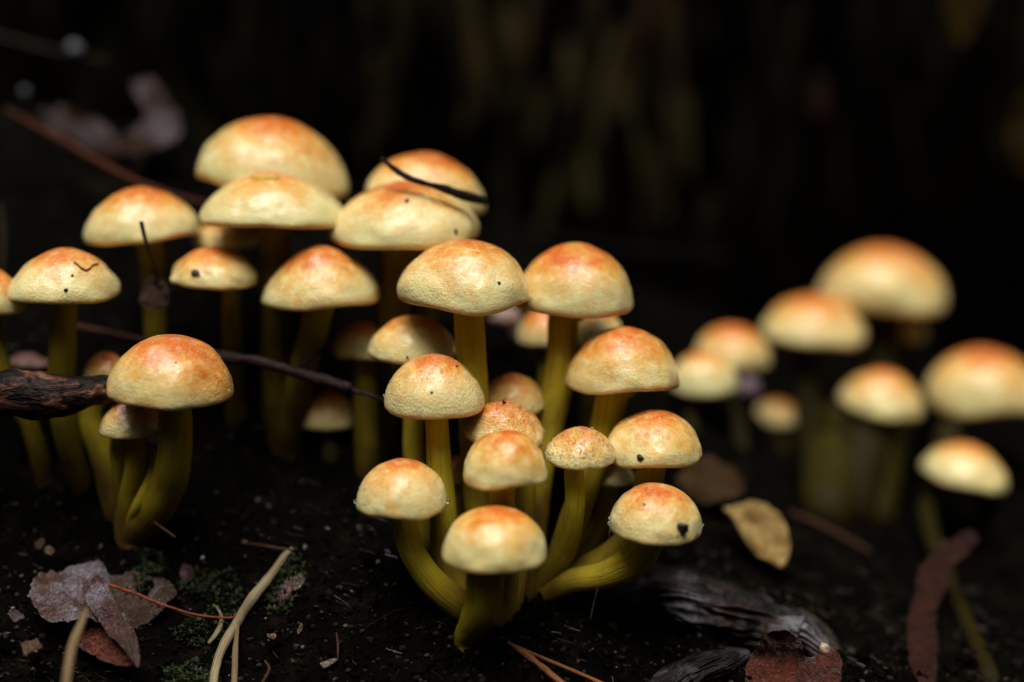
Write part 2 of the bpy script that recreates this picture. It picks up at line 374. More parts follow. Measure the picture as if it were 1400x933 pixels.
def tube(name, path, m, n=40, k=14, lump=.06, seed=0, flat=1.0, freq=300, origin=None, low=1.0, ridge=0):
    """path: rows x, y, z, radius. A closed tube; 'along' runs 0..1."""
    s = spline(path, n); c = s[:, :3]; rad = np.clip(s[:, 3], 1e-5, 1)
    t = np.gradient(c, axis=0); t /= np.linalg.norm(t, axis=1)[:, None] + 1e-12
    ref = np.array([0, -1.0, .2]); vs = []; al = []; cxs = []; cys = []
    for i in range(n):
        a = np.cross(t[i], ref); a /= np.linalg.norm(a) + 1e-9; b = np.cross(a, t[i])
        th = np.linspace(0, 2 * math.pi, k, endpoint=False)
        ring = c[i] + rad[i] * (np.cos(th)[:, None] * a * low + np.sin(th)[:, None] * b * flat)
        if ridge: ring = c[i] + (ring - c[i]) * (1 + ridge * (1 - 2.2 * np.abs(vn(np.stack([np.cos(th) * 6 + i * .035, np.sin(th) * 6, th * 0 + i / n * 5], -1), 91)) ))[:, None]
        ring = c[i] + (ring - c[i]) * (1 + lump * fbm(ring * freq * np.array([1, 1, .5]), seed, 3))[:, None]
        vs.append(ring); al += [i / (n - 1)] * k; cxs += list(np.cos(th)); cys += list(np.sin(th))
    vs = np.vstack(vs); o = np.zeros(3) if origin is None else np.asarray(origin, float)
    f = []
    for i in range(n - 1):
        for j in range(k): f.append((i * k + j, i * k + (j + 1) % k, (i + 1) * k + (j + 1) % k, (i + 1) * k + j))
    vs = np.vstack([vs, c[0], c[-1]]); al += [0, 1]; b0 = n * k
    f += [(b0, (j + 1) % k, j) for j in range(k)] + [(b0 + 1, (n - 1) * k + j, (n - 1) * k + (j + 1) % k) for j in range(k)]
    return mesh(name, vs - o, f, m, attrs={'along': al, 'cx': cxs + [0, 0], 'cy': cys + [0, 0]})
def pxtube(name, pp, m, **kw):
    """pp: rows px, py, depth, width in photo pixels."""
    q = [(*P(a, b, d), wd * K * d / 2) for a, b, d, wd in pp]
    o0 = np.array(q[0][:3]); return tube(name, q, m, origin=o0, **kw), o0
def sheet(name, outline, m, thick=.0003, crumple=.0015, rip=.0004, rings=34, n=190, seed=0, jag=.03, bulge=0., fq=170):
    """A leaf: outline rows px, py, depth (star-shaped about its middle), with thickness and crumples."""
    q = np.array([raise_(P(o[0], o[1], o[2] + (.006 if o[1] > 735 and .309 < o[2] < .345 else 0)), .0005) for o in outline]); e = np.vstack([q, q[:1]])
    s = spline(np.hstack([e, np.zeros((len(e), 1))]), n + 1)[:-1, :3]
    c = s.mean(0); u, sv, vt = np.linalg.svd(s - c); nrm = vt[2]
    s = c + (s - c) * (1 + jag * fbm(s * 900, seed, 2))[:, None]
    vs = [c]; 
    for r in range(1, rings + 1): 
        t = r / rings; ring = c + (s - c) * t; ring = ring - ((ring - c) @ nrm)[:, None] * nrm * (1 - t) * .5
        vs.append(ring + nrm * bulge * (1 - t * t))
    vs = np.vstack(vs); vs = vs + nrm * (crumple * fbm(vs * fq, seed + 3, 3) + rip * ((1 - 2 * np.abs(fbm(vs * 620 + .8 * fbm(vs * 200, 5, 2)[:, None], seed + 8, 2)))))[:, None]
    f = [(0, 1 + j, 1 + (j + 1) % n) for j in range(n)]
    for r in range(rings - 1):
        a = 1 + r * n; f += [(a + j, a + n + j, a + n + (j + 1) % n, a + (j + 1) % n) for j in range(n)]
    N = len(vs); top = vs + nrm * thick / 2; bot = vs - nrm * thick / 2
    f2 = [tuple(reversed([i + N for i in q_])) for q_ in f]; a = 1 + (rings - 1) * n
    side = [(a + j, a + j + N, a + (j + 1) % n + N, a + (j + 1) % n) for j in range(n)]
    me = mesh(name, np.vstack([top, bot]) - c, f + f2 + side, m, attrs={'vein': np.zeros(2 * N)}); return me, c
def lump(name, m, rad, seed=0, rough=.3, sub=2, freq=2.2):
    bm = bmesh.new(); bmesh.ops.create_icosphere(bm, subdivisions=sub, radius=1)
    v = np.array([x.co[:] for x in bm.verts]); s = 1 + rough * fbm(v * freq * .5 + seed * 7.7, seed, 3)
    v = v * s[:, None] * np.asarray(rad); f = [[x.index for x in q.verts] for q in bm.faces]; bm.free()
    return mesh(name, v, f, m, smooth=sub > 2)

# ------------------------------------------------------------------ mushrooms
def cap_mesh(R, H, p, seed, lumpy, ox, oy, wavy):
    nt, na = 30, 84
    a = np.linspace(0, math.pi / 2, nt)
    pr = np.sin(a) ** (2 / p); pz = np.cos(a) ** (2 / p)
    pr[0] = 0; pz[-1] = 0
    rr = list(pr) + [.992, .965, .93, .90]; zz = list(pz) + [-.055, -.085, -.075, -.04]
    L = np.concatenate([[0], np.cumsum(np.hypot(np.diff(np.array(rr[:nt]) * R), np.diff(np.array(zz[:nt]) * H)))]); L = list(L / L[-1]) + [1, 1, 1, 1]
    th = np.linspace(0, 2 * math.pi, na, endpoint=False)
    vs = []; pol = []
    for i in range(len(rr)):
        x = rr[i] * np.cos(th); y = rr[i] * np.sin(th); z = np.full(na, zz[i])
        d = np.stack([x, y, z * .8], -1)
        s = 1 + lumpy * 1.5 * fbm(d * 1.3 + seed * 3.7, seed, 3) * (0.35 + .65 * min(1, L[i] * 1.5)) + .008 * fbm(d * 7 + seed, seed + 4, 2) * L[i] - .05 * np.clip(vn(d * 1.9 + seed * 5.1, seed + 9) - .45, 0, 1)
        e = np.stack([np.cos(th) * 1.1, np.sin(th) * 1.1, th * 0 + seed], -1)
        wz = wavy * 1.3 * vn(e + seed * 1.9, seed + 5) * L[i] ** 3
        vs.append(np.stack([x * R * s, y * R * s, z * H * s + wz * H], -1)); pol.append(L[i] - ox * x - oy * y)
    v = np.vstack(vs); f = []
    for i in range(len(rr) - 1):
        for j in range(na):
            q = (i * na + j, (i + 1) * na + j, (i + 1) * na + (j + 1) % na, i * na + (j + 1) % na)
            f.append(q)
    me = mesh('cap', v, f, M['cap'], attrs={'pol': np.clip(np.concatenate(pol), 0, 1)})
    bm = bmesh.new(); bm.from_mesh(me); bmesh.ops.remove_doubles(bm, verts=bm.verts[:], dist=1e-7); bm.to_mesh(me); bm.free()
    me.polygons.foreach_set('use_smooth', [True] * len(me.polygons))
    last = vs[-1]
    # gills: folded ring from inside the margin up to the stem
    g = []; nr = 6; ng = na * 2
    for i in range(nr):
        t = i / (nr - 1)
        for j in range(ng):
            p0 = (last[(j // 2) % na] + last[((j + 1) // 2) % na]) / 2
            q = np.array([p0[0] * (1 - t * .82), p0[1] * (1 - t * .82), p0[2] + H * .22 * math.sin(t * 1.57) + (H * .03 if j % 2 else 0) * (1 if 0 < i else 0)])
            g.append(q)
    gf = [(i * ng + j, i * ng + (j + 1) % ng, (i + 1) * ng + (j + 1) % ng, (i + 1) * ng + j) for i in range(nr - 1) for j in range(ng)]
    return me, mesh('gills', g, gf, M['gill'], smooth=False)

def ghit(px, py, lo=.22, hi=.60):
    for d in np.arange(lo, hi, .0008):
        g_ = P(px, py, d)
        if g_[2] < gh(g_[0], g_[1]): return d, g_
    return hi, P(px, py, hi)
SHROOMS = []; G1_, G2_, G3_ = 'mushrooms of the front tuft', 'mushrooms of the tall tuft behind the twig', 'blurred mushrooms of the far tuft'
def shroom(label, L, Rr, top, bot, d, stem, p=2.1, roll=0, lean=0, orange=.0, grain=.35, lumpy=.04, ox=0, oy=0, wavy=.06, group='mushrooms of the front tuft', dew=0, sd=None, drops=(), marks=()):
    """Rim from pixel L to Rr, apex at pixel row top, lowest rim point at row bot; stem rows px, py, depth shift, width."""
    seed = len(SHROOMS) + 3
    if group == G3_: d *= 1.06; L += 5; Rr -= 5; top += 8; bot -= 6
    cx = (L + Rr) / 2; R = (Rr - L) / 2 * K * d / (1 + .0)
    phi = PITCH + math.atan((bot - 466.5) * K) - lean; sag = (Rr - L) / 2 * math.sin(phi) * .93
    cy = bot - sag - 1
    cy -= .07 * (cy - top)
    Hn = max(8, (cy - top)); b = Hn; p = p - .22
    # silhouette of a tilted dome: H cos(phi) for a pointed cap, sqrt((H cos)^2+(R sin)^2) for a round one
    rs = (Rr - L) / 2 * math.sin(phi)
    b = math.sqrt(max(Hn ** 2 - (.75 * rs) ** 2, (.5 * Hn) ** 2))
    H = b / math.cos(phi) * K * d
    c = P(cx, cy, d); base = None
    sp = [(x, y, d + dd, wd) for x, y, dd, wd in stem]
    dg = bd_ = sp[-1][2]
    for k in range(90):
        dg = bd_ - .03 + k * .0008; g_ = P(sp[-1][0], sp[-1][1], dg)
        if g_[2] < gh(g_[0], g_[1]): break
    sh = max(-.022, min(.03, dg - bd_)); ns = len(sp)
    sp = [(x, y, d_ + sh * (i / (ns - 1)) ** 1.3, w_) for i, (x, y, d_, w_) in enumerate(sp)] if ns > 1 else sp
    bx, by, bd, bw = sp[-1]; bp = P(bx, by, bd); zg = gh(bp[0], bp[1])
    bp2 = np.array([bp[0], bp[1], min(zg, bp[2]) - .004])
    root = empty('mushroom', (bp[0], bp[1], zg if zg < bp[2] + .004 else bp[2]), label, 'mushroom', group)
    me, gm = cap_mesh(R, H, p, seed, lumpy, ox, oy, wavy)
    rot = (Matrix.Rotation(R_(roll), 3, Vector(FWD)) @ Matrix.Rotation(lean, 3, 'X')).to_euler()
    uv_ = np.array([v_.co[:] for v_ in me.vertices]) / np.array([R, R, H])
    for kind_ in ('stain', 'flame'):
        at_ = np.zeros(len(uv_))
        for (sx, sy, rp, kk) in marks:
            if kk != kind_: continue
            ux = (sx - cx) / ((Rr - L) / 2); uz = min(.98, max(.02, (cy - sy + .5 * rs * .8) / (cy - top + .5 * rs * .8))); r2 = max(.02, 1 - uz * uz); uy = -math.sqrt(max(.01, r2 - ux * ux))
            dd_ = np.linalg.norm((uv_ - np.array([ux, uy, uz])) * np.array([1, .6, .8]), axis=1) / (rp / ((Rr - L) / 2))
            at_ = np.maximum(at_, np.clip(1 - dd_ * .5, 0, 1))
        a_ = me.attributes.new(kind_, 'FLOAT', 'POINT'); a_.data.foreach_set('value', at_.astype(np.float32))
    co = obj('cap', me, c, root, rot); co['orange'] = float(orange); co['grain'] = float(grain); co['gold'] = {G2_: .5, G3_: .3}.get(group, 1.15)
    go = obj('gills', gm, c, root, rot)
    a = co.rotation_euler.to_matrix() @ Vector((0, 0, 1)); a = np.array(a[:])
    q0 = c + a * H * .35; pathp = [(*q0, sp[0][3] * K * sp[0][2] / 2 * .95), (*(c - a * H * .02), sp[0][3] * K * sp[0][2] / 2 * .98)]
    for x, y, dd, wd in sp:
        w_ = P(x, y, dd)
        if w_[2] < c[2] - H * .1: pathp.append((*w_, wd * K * dd / 2 * .93))
    rb = bw * K * bd / 2 * .93
    if bp[2] > zg + .001: pathp.append((*(bp2 + np.array([0, 0, .004])), rb * 1.05))
    pathp.append((*bp2, rb * 1.05)); pathp = [pathp[i] for i in range(len(pathp)) if i == 0 or np.linalg.norm(np.array(pathp[i][:3]) - np.array(pathp[i - 1][:3])) > .0012]
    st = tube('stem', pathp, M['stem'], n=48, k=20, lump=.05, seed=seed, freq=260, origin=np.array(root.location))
    so_ = obj('stem', st, root.location, root); so_['brown'] = {G1_: .05, G2_: .62, G3_: .99}.get(group, .35); so_['brown'] = .97 if label.startswith('low shadowy') else so_['brown']  # rear and low stems painted darker to stand for blocked light
    rot3 = np.array(co.rotation_euler.to_matrix())
    rnd = random.Random(seed)
    def on_cap(th, t):
        aa = t * math.pi / 2; ii = min(29, max(0, round(t * 29)))
        jj = int(th / (2 * math.pi) * 84) % 84; 
        vtx = me.vertices; best = None
        x = math.sin(aa) ** (2 / p) * math.cos(th) * R; y = math.sin(aa) ** (2 / p) * math.sin(th) * R; z = math.cos(aa) ** (2 / p) * H
        n_ = np.array([x / R ** 2, y / R ** 2, z / H ** 2]); n_ /= np.linalg.norm(n_)
        from mathutils.bvhtree import BVHTree
        if not hasattr(on_cap, 'bvh'): on_cap.bvh = BVHTree.FromPolygons([v_.co[:] for v_ in me.vertices], [q_.vertices[:] for q_ in me.polygons])
        h_ = on_cap.bvh.ray_cast(Vector((x, y, z)) + Vector(n_) * .01, -Vector(n_))
        return np.array(h_[0][:]) if h_[0] else np.array([x, y, z]), n_
    if dew:
        bm = bmesh.new()
        for _ in range(dew):
            th = rnd.uniform(math.pi * .95, math.pi * 2.05); q, n_ = on_cap(th, rnd.random() ** .7 * .97 + .02)
            r = rnd.uniform(.0001, .00026) * (1.7 if rnd.random() < .06 else 1)
            bmesh.ops.create_icosphere(bm, subdivisions=1, radius=r, matrix=Matrix.Translation(Vector(q + n_ * r * .25)))
        dm = bpy.data.meshes.new('dew'); bm.to_mesh(dm); bm.free(); dm.materials.append(M['water']); dm.polygons.foreach_set('use_smooth', [True] * len(dm.polygons))
        tag(obj('dew', dm, c, root, rot), kind='stuff')
    for (th, t, r) in drops:
        q, n_ = on_cap(R_(th), t); wq = c + rot3 @ (q + n_ * r * .4)
        tm = lump('water_drop', M['water'], (r, r, r * 1.15), 1, .02, 3); obj('water_drop', tm, wq, root)
    SHROOMS.append((root, co)); return root

G1, G2, G3 = 'mushrooms of the front tuft', 'mushrooms of the tall tuft behind the twig', 'blurred mushrooms of the far tuft'
# --- front tuft
shroom('yellow round-capped mushroom with one dark speck, highest of the sharp front caps', 527, 661, 484, 572, .330,
       [(597, 572, 0, 35), (601, 640, 0, 38), (607, 720, 0, 42), (612, 775, 0, 46), (640, 830, -.004, 50)], p=2.15, orange=.06, grain=.6, dew=60, lumpy=.03, drops=[(183, .9, .0003)])
shroom('small peach mushroom with a matt smooth cap directly above the lowest front cap', 631, 752, 590, 671, .319,
       [(686, 671, 0, 38), (688, 720, .002, 38), (690, 800, .006, 40), (680, 850, .004, 40)], p=2.15, orange=.08, grain=.25, lumpy=.05, ox=.1, marks=[(726, 604, 9, 'stain')])
shroom('wrinkled orange beaded mushroom wedged behind the smooth peach cap', 632, 743, 545, 616, .335,
       [(715, 640, 0, 30), (716, 720, 0, 30), (700, 820, -.002, 34)], p=1.9, roll=9, orange=.22, grain=.9, dew=260, lumpy=.08)
shroom('plump smooth mushroom lowest of the front tuft on a thick bent foot', 604, 747, 692, 787, .312,
       [(664, 786, 0, 56), (662, 820, .001, 54), (650, 850, .003, 46), (636, 872, .004, 36)], p=2.2, orange=.0, grain=.15, lumpy=.03)
shroom('cream mushroom with an ochre notch stain, leaning out on a long curved stem', 487, 612, 627, 712, .322,
       [(551, 706, 0, 36), (562, 750, .001, 38), (590, 795, .003, 42), (625, 825, .004, 46), (655, 845, .004, 44)], p=2.15, roll=-1, orange=-.02, grain=.6, dew=50, drops=[(355, .96, .0006), (185, .95, .0004)], lumpy=.035, marks=[(540, 683, 9, 'stain'), (543, 695, 8, 'stain')])
shroom('little frosted mushroom covered in tiny dew beads beside the beaded orange one', 745, 842, 583, 644, .329,
       [(785, 643, 0, 29), (786, 690, 0, 29), (780, 730, .001, 31), (765, 765, .002, 34), (740, 805, .003, 38)], p=2.05, orange=.04, grain=.8, dew=420)
shroom('wide tan mushroom with a brown pit near its lower rim, touching the frosted one', 829, 960, 562, 642, .335,
       [(890, 641, .001, 44), (880, 690, .002, 42), (850, 745, .003, 38), (800, 780, .002, 38), (750, 815, .001, 36)], p=2.1, orange=.10, grain=.35, dew=40, lumpy=.045, wavy=.1, marks=[(925, 592, 20, 'stain'), (880, 592, 7, 'stain'), (850, 600, 8, 'stain')])
shroom('mushroom carrying a black crumb, lowest at the end of a bent horizontal stem', 831, 960, 662, 745, .324,
       [(884, 742, .002, 50), (865, 768, .004, 48), (825, 788, .005, 42), (780, 796, .004, 38), (745, 815, .003, 36)], p=2.1, roll=3, orange=.05, grain=.6, dew=90, drops=[(186, .97, .0004), (352, .9, .0003)], marks=[(850, 700, 9, 'stain'), (915, 690, 10, 'stain')])
shroom('broad orange-topped mushroom above the tan one, its cap sloping to a low left rim', 777, 932, 447, 541, .343,
       [(838, 540, 0, 46), (826, 590, 0, 46), (805, 650, -.002, 44), (775, 740, -.006, 42), (745, 810, -.008, 40)], p=2.0, roll=-2, orange=.14, grain=.3, ox=-.05, wavy=.12, marks=[(820, 500, 11, 'stain'), (870, 478, 10, 'stain'), (905, 480, 12, 'stain')])
shroom('big domed mushroom in the middle with creased pale flank and orange crown', 548, 728, 328, 428, .338,
       [(641, 427, 0, 44), (645, 500, 0, 46), (650, 600, 0, 46), (660, 760, -.004, 46), (668, 830, -.010, 44)], p=2.05, orange=.03, grain=.45, wavy=.1, lumpy=.045, marks=[(700, 365, 14, 'stain'), (712, 385, 10, 'stain'), (612, 355, 12, 'stain')])
shroom('big domed golden mushroom immediately beyond the middle one, on a thick yellow stem', 706, 869, 333, 436, .350,
       [(771, 434, 0, 46), (767, 500, 0, 46), (752, 570, -.001, 46), (735, 650, -.004, 46), (720, 800, -.012, 44)], p=2.15, orange=.12, grain=.25)
shroom('small soft orange mushroom half hidden behind the beaded one', 655, 745, 510, 570, .349,
       [(700, 568, 0, 26), (705, 640, 0, 28), (705, 800, -.010, 30)], p=2.1, orange=.13, grain=.2)
shroom('mushroom with shaded right side peeking from under the big middle cap', 502, 625, 430, 500, .347,
       [(566, 498, 0, 32), (566, 560, 0, 32), (567, 640, 0, 32), (590, 780, -.008, 34)], p=1.95, roll=2, orange=.06, grain=.45)
shroom('dim low pale mushroom between the frosted and the crumb-bearing caps', 790, 868, 628, 668, .352,
       [(832, 668, 0, 24), (820, 720, 0, 28), (775, 790, -.008, 30)], orange=.0, p=2)
shroom('tiny reddish mushroom low in the shade behind the smooth peach cap', 600, 648, 624, 664, .352,
       [(625, 662, 0, 16), (628, 720, 0, 18), (640, 800, -.01, 20)], orange=.3, p=2)
# --- tall tuft
shroom('tall conical mushroom, its cap with two black specks above the big middle dome', 455, 653, 247, 342, .358,
       [(545, 341, 0, 56), (538, 400, 0, 54), (528, 480, 0, 48), (520, 600, 0, 46)], p=1.9, orange=.04, roll=-2, group=G2, wavy=.1)
shroom('mushroom at the rear crossed by a black twig, reddest at its crown', 500, 662, 210, 290, .378,
       [(585, 290, 0, 40), (580, 380, 0, 40), (570, 560, -.004, 40)], p=2.0, roll=9, orange=.10, group=G2)
shroom('broad pale mushroom with a yellow fleck on its crown, under the topmost cap', 278, 470, 234, 313, .357,
       [(376, 312, 0, 47), (378, 400, 0, 44), (379, 490, 0, 42), (385, 600, 0, 42)], p=1.9, roll=1, orange=.0, group=G2, wavy=.12, marks=[(350, 250, 18, 'stain'), (420, 260, 16, 'stain')])
shroom('topmost mushroom of all, wide lopsided cap sagging to one side', 268, 474, 160, 266, .376,
       [(372, 262, 0, 40), (372, 400, 0, 40), (375, 560, -.002, 40)], p=2.05, roll=9, orange=.05, group=G2, wavy=.03, grain=.2, marks=[(370, 205, 24, 'stain')])
shroom('mushroom with a bent withered leaf dangling before its stem', 120, 271, 256, 335, .362,
       [(205, 334, 0, 38), (210, 400, 0, 34), (214, 480, 0, 32), (218, 560, 0, 32)], p=1.9, roll=-3, orange=.04, group=G2, grain=.25)
shroom('pale mushroom with a Y-shaped bit of debris, left of the sharp orange cap', 18, 163, 338, 417, .343,
       [(86, 416, 0, 41), (86, 470, 0, 40), (84, 530, .001, 40), (92, 600, .002, 36), (110, 660, .003, 34)], p=2.0, orange=.0, group=G2, grain=.5)
shroom('mushroom cut by the photo edge beside the pale debris-bearing one', -70, 32, 362, 436, .347,
       [(-18, 434, 0, 34), (5, 520, 0, 34), (40, 580, 0, 28), (60, 650, 0, 28)], p=2.0, orange=.08, group=G2)
shroom('small flat mushroom with a black hole in its cap and a thin stem', 235, 352, 337, 396, .353,
       [(311, 395, 0, 20), (311, 440, 0, 19), (313, 500, 0, 18), (318, 580, 0, 18)], p=1.85, roll=3, orange=.12, group=G2, ox=-.05, lumpy=.07, marks=[(265, 355, 16, 'flame')])
shroom('dull brown mushroom mostly hidden under the pale yellow-flecked cap', 262, 358, 298, 341, .374,
       [(320, 341, 0, 24), (322, 440, 0, 24), (325, 560, -.002, 24)], orange=.14, p=2, group=G2)
shroom('pointed mushroom with brown-orange blotches on its slope and a kinked stem', 361, 518, 336, 426, .351,
       [(435, 424, 0, 44), (424, 470, 0, 42), (408, 530, .001, 42), (395, 610, .002, 44)], p=1.85, roll=-3, orange=.09, group=G2, grain=.4, ox=-.08, marks=[(400, 385, 16, 'stain'), (440, 375, 13, 'stain'), (420, 400, 14, 'stain'), (470, 385, 10, 'stain')])
shroom('dim cream-edged mushroom tucked behind the one with the shaded side', 454, 536, 438, 494, .362,
       [(497, 493, 0, 36), (500, 560, 0, 36), (502, 640, 0, 36)], orange=.12, p=2, group=G2)
shroom('low shadowy mushroom with a glowing pale rim beneath the thin broken twig', 411, 492, 533, 591, .372,
       [(452, 590, -.001, 24), (452, 630, -.001, 26), (453, 622, .004, 22)], orange=.16, p=1.9, group=G2)
shroom('yellowish mushroom showing only its flank behind the golden dome', 776, 852, 418, 474, .372,
       [(812, 472, 0, 26), (806, 560, -.003, 28), (790, 700, -.01, 28)], orange=.0, p=2, group=G2)
shroom('mushroom with a shaded brown cap hidden between the two big domes', 706, 790, 418, 474, .385,
       [(748, 472, 0, 22), (745, 560, 0, 24), (735, 700, -.01, 24)], orange=.15, p=2, group=G2)
# --- left pair and the little ones near the branch
G4 = 'mushrooms beside the fallen branch'
shroom('vivid orange-crowned mushroom standing in front of the broken branch end', 152, 317, 459, 558, .328,
       [(238, 556, 0, 49), (239, 610, 0, 50), (232, 655, .002, 52), (212, 695, .004, 56), (185, 730, .006, 56)], p=2.15, roll=4, orange=.19, grain=.55, group=G4, ox=.16, dew=40, drops=[(350, .9, .0005)], lumpy=.03, marks=[(278, 478, 22, 'flame'), (262, 470, 24, 'flame'), (290, 492, 12, 'flame'), (245, 470, 20, 'flame'), (200, 500, 9, 'stain'), (252, 503, 8, 'stain'), (215, 488, 9, 'flame')])
shroom('small brownish beaded mushroom under the rim of the vivid orange-crowned one', 138, 222, 542, 601, .338,
       [(184, 600, 0, 31), (184, 640, 0, 31), (178, 680, .001, 33), (172, 730, .001, 36)], p=1.95, roll=2, orange=.16, grain=.7, dew=60, group=G4)
shroom('tiny orange mushroom peeking over the branch', 115, 174, 481, 520, .352,
       [(140, 520, 0, 34), (122, 570, 0, 38), (142, 620, 0, 44), (160, 690, -.004, 44)], p=2, orange=.22, group=G4)
# --- far tuft, out of focus
shroom('blurred mushroom standing highest in the far tuft', 1113, 1297, 327, 436, .450,
       [(1206, 434, 0, 60), (1200, 520, 0, 60), (1185, 600, 0, 60), (1180, 690, 0, 60)], p=2.1, orange=.10, group=G3, roll=3)
shroom('blurred pinkish-topped mushroom leaning against the highest far one', 1036, 1187, 394, 482, .435,
       [(1104, 480, 0, 36), (1104, 560, 0, 38), (1110, 640, .003, 40), (1120, 690, .005, 40)], p=2.0, orange=.12, group=G3, roll=2)
shroom('blurred yellow mushroom, second in from the near side of the far tuft', 944, 1056, 436, 512, .420,
       [(1002, 510, 0, 26), (1006, 560, 0, 26), (1015, 640, 0, 26)], p=2.1, orange=.10, group=G3, roll=3)
shroom('blurred very pale mushroom nearest the sharp golden caps', 910, 1014, 472, 547, .402,
       [(945, 546, 0, 22), (945, 600, 0, 22), (950, 660, 0, 22)], p=2.0, orange=-.08, group=G3, roll=-3)
shroom('blurred tilted mushroom in the middle of the far tuft under the pinkish one', 1142, 1265, 496, 580, .425,
       [(1192, 578, 0, 70), (1180, 620, 0, 74), (1165, 690, 0, 74)], p=1.95, orange=.06, group=G3, roll=8)
shroom('smallest blurred mushroom, dim and low within the far tuft', 1027, 1102, 538, 588, .440,
       [(1066, 586, 0, 22), (1068, 640, 0, 22)], p=2, orange=.03, group=G3)
shroom('blurred large mushroom at the photo edge above a long bare stalk', 1264, 1424, 469, 577, .430,
       [(1308, 576, -.006, 42), (1276, 660, -.02, 26), (1268, 710, -.034, 24), (1294, 790, -.060, 25), (1324, 860, -.080, 27), (1352, 925, -.098, 30)], p=2.15, orange=.08, group=G3)
shroom('blurred small mushroom tilted steeply beneath the large edge one', 1254, 1380, 598, 680, .402,
       [(1352, 672, 0, 30), (1350, 700, 0, 32), (1345, 735, 0, 34)], p=1.9, orange=-.02, group=G3, roll=14)
shroom('dim tan mushroom under the rim of the highest far one', 1208, 1270, 418, 474, .462,
       [(1240, 472, 0, 22), (1235, 560, 0, 24), (1220, 680, -.005, 26)], p=2, orange=.10, group=G3)

# stems whose caps are hidden in the tuft
for pp, lab in (([(214, 618, .342, 15), (206, 655, .341, 15), (190, 690, .340, 18), (176, 728, .339, 20)], 'thin yellow mushroom stalk slanting behind the stem of the vivid orange-crowned one'),
                ([(158, 596, .345, 18), (161, 640, .344, 19), (170, 700, .343, 22)], 'thin olive mushroom stalk beneath the small brownish beaded cap'),
                ([(520, 470, .366, 40), (512, 540, .366, 36), (515, 620, .364, 36)], 'dim mushroom stalk deep in the tuft under the tall conical cap'),
                ([(1150, 560, .455, 60), (1140, 620, .452, 70), (1130, 690, .448, 76)], 'broad dim stalk in the shadow of the far tuft'),
                ([(1215, 590, .45, 50), (1205, 640, .448, 56), (1195, 700, .445, 60)], 'dim stalk behind the tilted blurred mushroom of the far tuft')):
    q = [(*P(a, b, d), wd * K * d / 2) for a, b, d, wd in pp]
    lx, ly, ld, lw = pp[-1]; dg = ghit(lx, ly, ld - .03, ld + .03)[0]; q[-1] = (*P(lx, ly, dg), lw * K * dg / 2)
    e = q[-1]; zg = gh(e[0], e[1]); q.append((e[0], e[1], min(zg, e[2]) - .004, e[3]))
    so_ = tag(obj('mushroom_stalk', tube('mushroom_stalk', q, M['stem'], origin=q[-1][:3], seed=int(pp[0][0]), n=36, k=18), q[-1][:3], ), lab, 'mushroom stalk'); so_['brown'] = .97 if pp[0][2] > .36 else .3  # deep stalks get their shade through the colour

# ------------------------------------------------------------------ branch, twigs, needles, straws
me, c = pxtube('fallen_branch', [(-260, 560, .345, 56), (-120, 548, .338, 58), (0, 538, .334, 58), (50, 540, .333, 62), (90, 540, .333, 58), (130, 534, .334, 46), (165, 534, .336, 40), (190, 538, .338, 28)],
               M['branch'], n=150, k=44, lump=.16, seed=4, freq=170)
tag(obj('fallen_branch', me, c), 'thick broken branch with peeling pinkish bark ending behind the orange-crowned cap', 'branch')
def twig(name, pp, col, label, cat, m='twig', **kw):
    q = []
    for a, b, d, wd in pp:
        d += .006 if b > 735 and .309 < d < .345 else 0; p_ = raise_(P(a, b, d), wd * K * d / 2); q.append((*p_, wd * K * d / 2))
    c = np.array(q[0][:3]); me = tube(name, q, M[m], origin=c, **kw); o = obj(name, me, c); o.color = (*col, 1); return tag(o, label, cat)
twig('twig', [(255, 474, .352, 10), (300, 489, .349, 15), (345, 493, .347, 14), (400, 508, .345, 15), (440, 520, .344, 17), (473, 530, .343, 17), (480, 534, .343, 7), (505, 540, .342, 5), (525, 548, .342, 3)],
     (.022, .012, .011), 'thin dark purplish twig with a torn tip, beyond the orange-crowned cap', 'twig', n=90, k=16, lump=.2, freq=400, seed=8)
twig('twig', [(100, 446, .366, 9), (150, 456, .364, 10), (200, 466, .361, 9), (260, 478, .356, 9), (320, 486, .352, 8)], (.07, .024, .014), 'reddish-brown twig stretching behind the pale mushroom stem', 'twig', n=60, k=12, lump=.12)
twig('twig', [(398, 506, .346, 5), (418, 496, .348, 6), (440, 478, .350, 6), (455, 462, .352, 4)], (.012, .009, .008), 'short black side twig forking up in front of the kinked stem', 'twig', n=40, k=10)
twig('twig', [(521, 216, .346, 5), (540, 232, .346, 8), (560, 244, .345, 9), (585, 252, .345, 8), (600, 256, .346, 10), (630, 266, .348, 14), (658, 274, .350, 11), (664, 280, .350, 4)],
     (.012, .010, .008), 'black twig lying across the rear mushroom cap', 'twig', n=70, k=14, lump=.2, freq=500, seed=3)
twig('twig', [(8, 150, .405, 6), (40, 168, .402, 9), (90, 196, .398, 13), (140, 225, .392, 12), (190, 250, .386, 10), (240, 268, .383, 8), (290, 280, .382, 7)],
     (.065, .018, .006), 'blurred rusty twig slanting down in front of the curled grey leaf', 'twig', n=60, k=12, lump=.1)
twig('twig', [(-20, 45, .45, 8), (40, 62, .447, 9), (90, 74, .444, 7), (150, 84, .44, 6)], (.02, .011, .005), 'faint brown twig near the upper corner above the rusty one', 'twig', n=40, k=10)
twig('twig', [(660, 300, .52, 5), (760, 325, .51, 6), (870, 342, .50, 6), (1000, 350, .50, 5)], (.005, .0015, .001), 'faint reddish twig lying across the dark background behind the golden dome', 'twig', n=40, k=10)
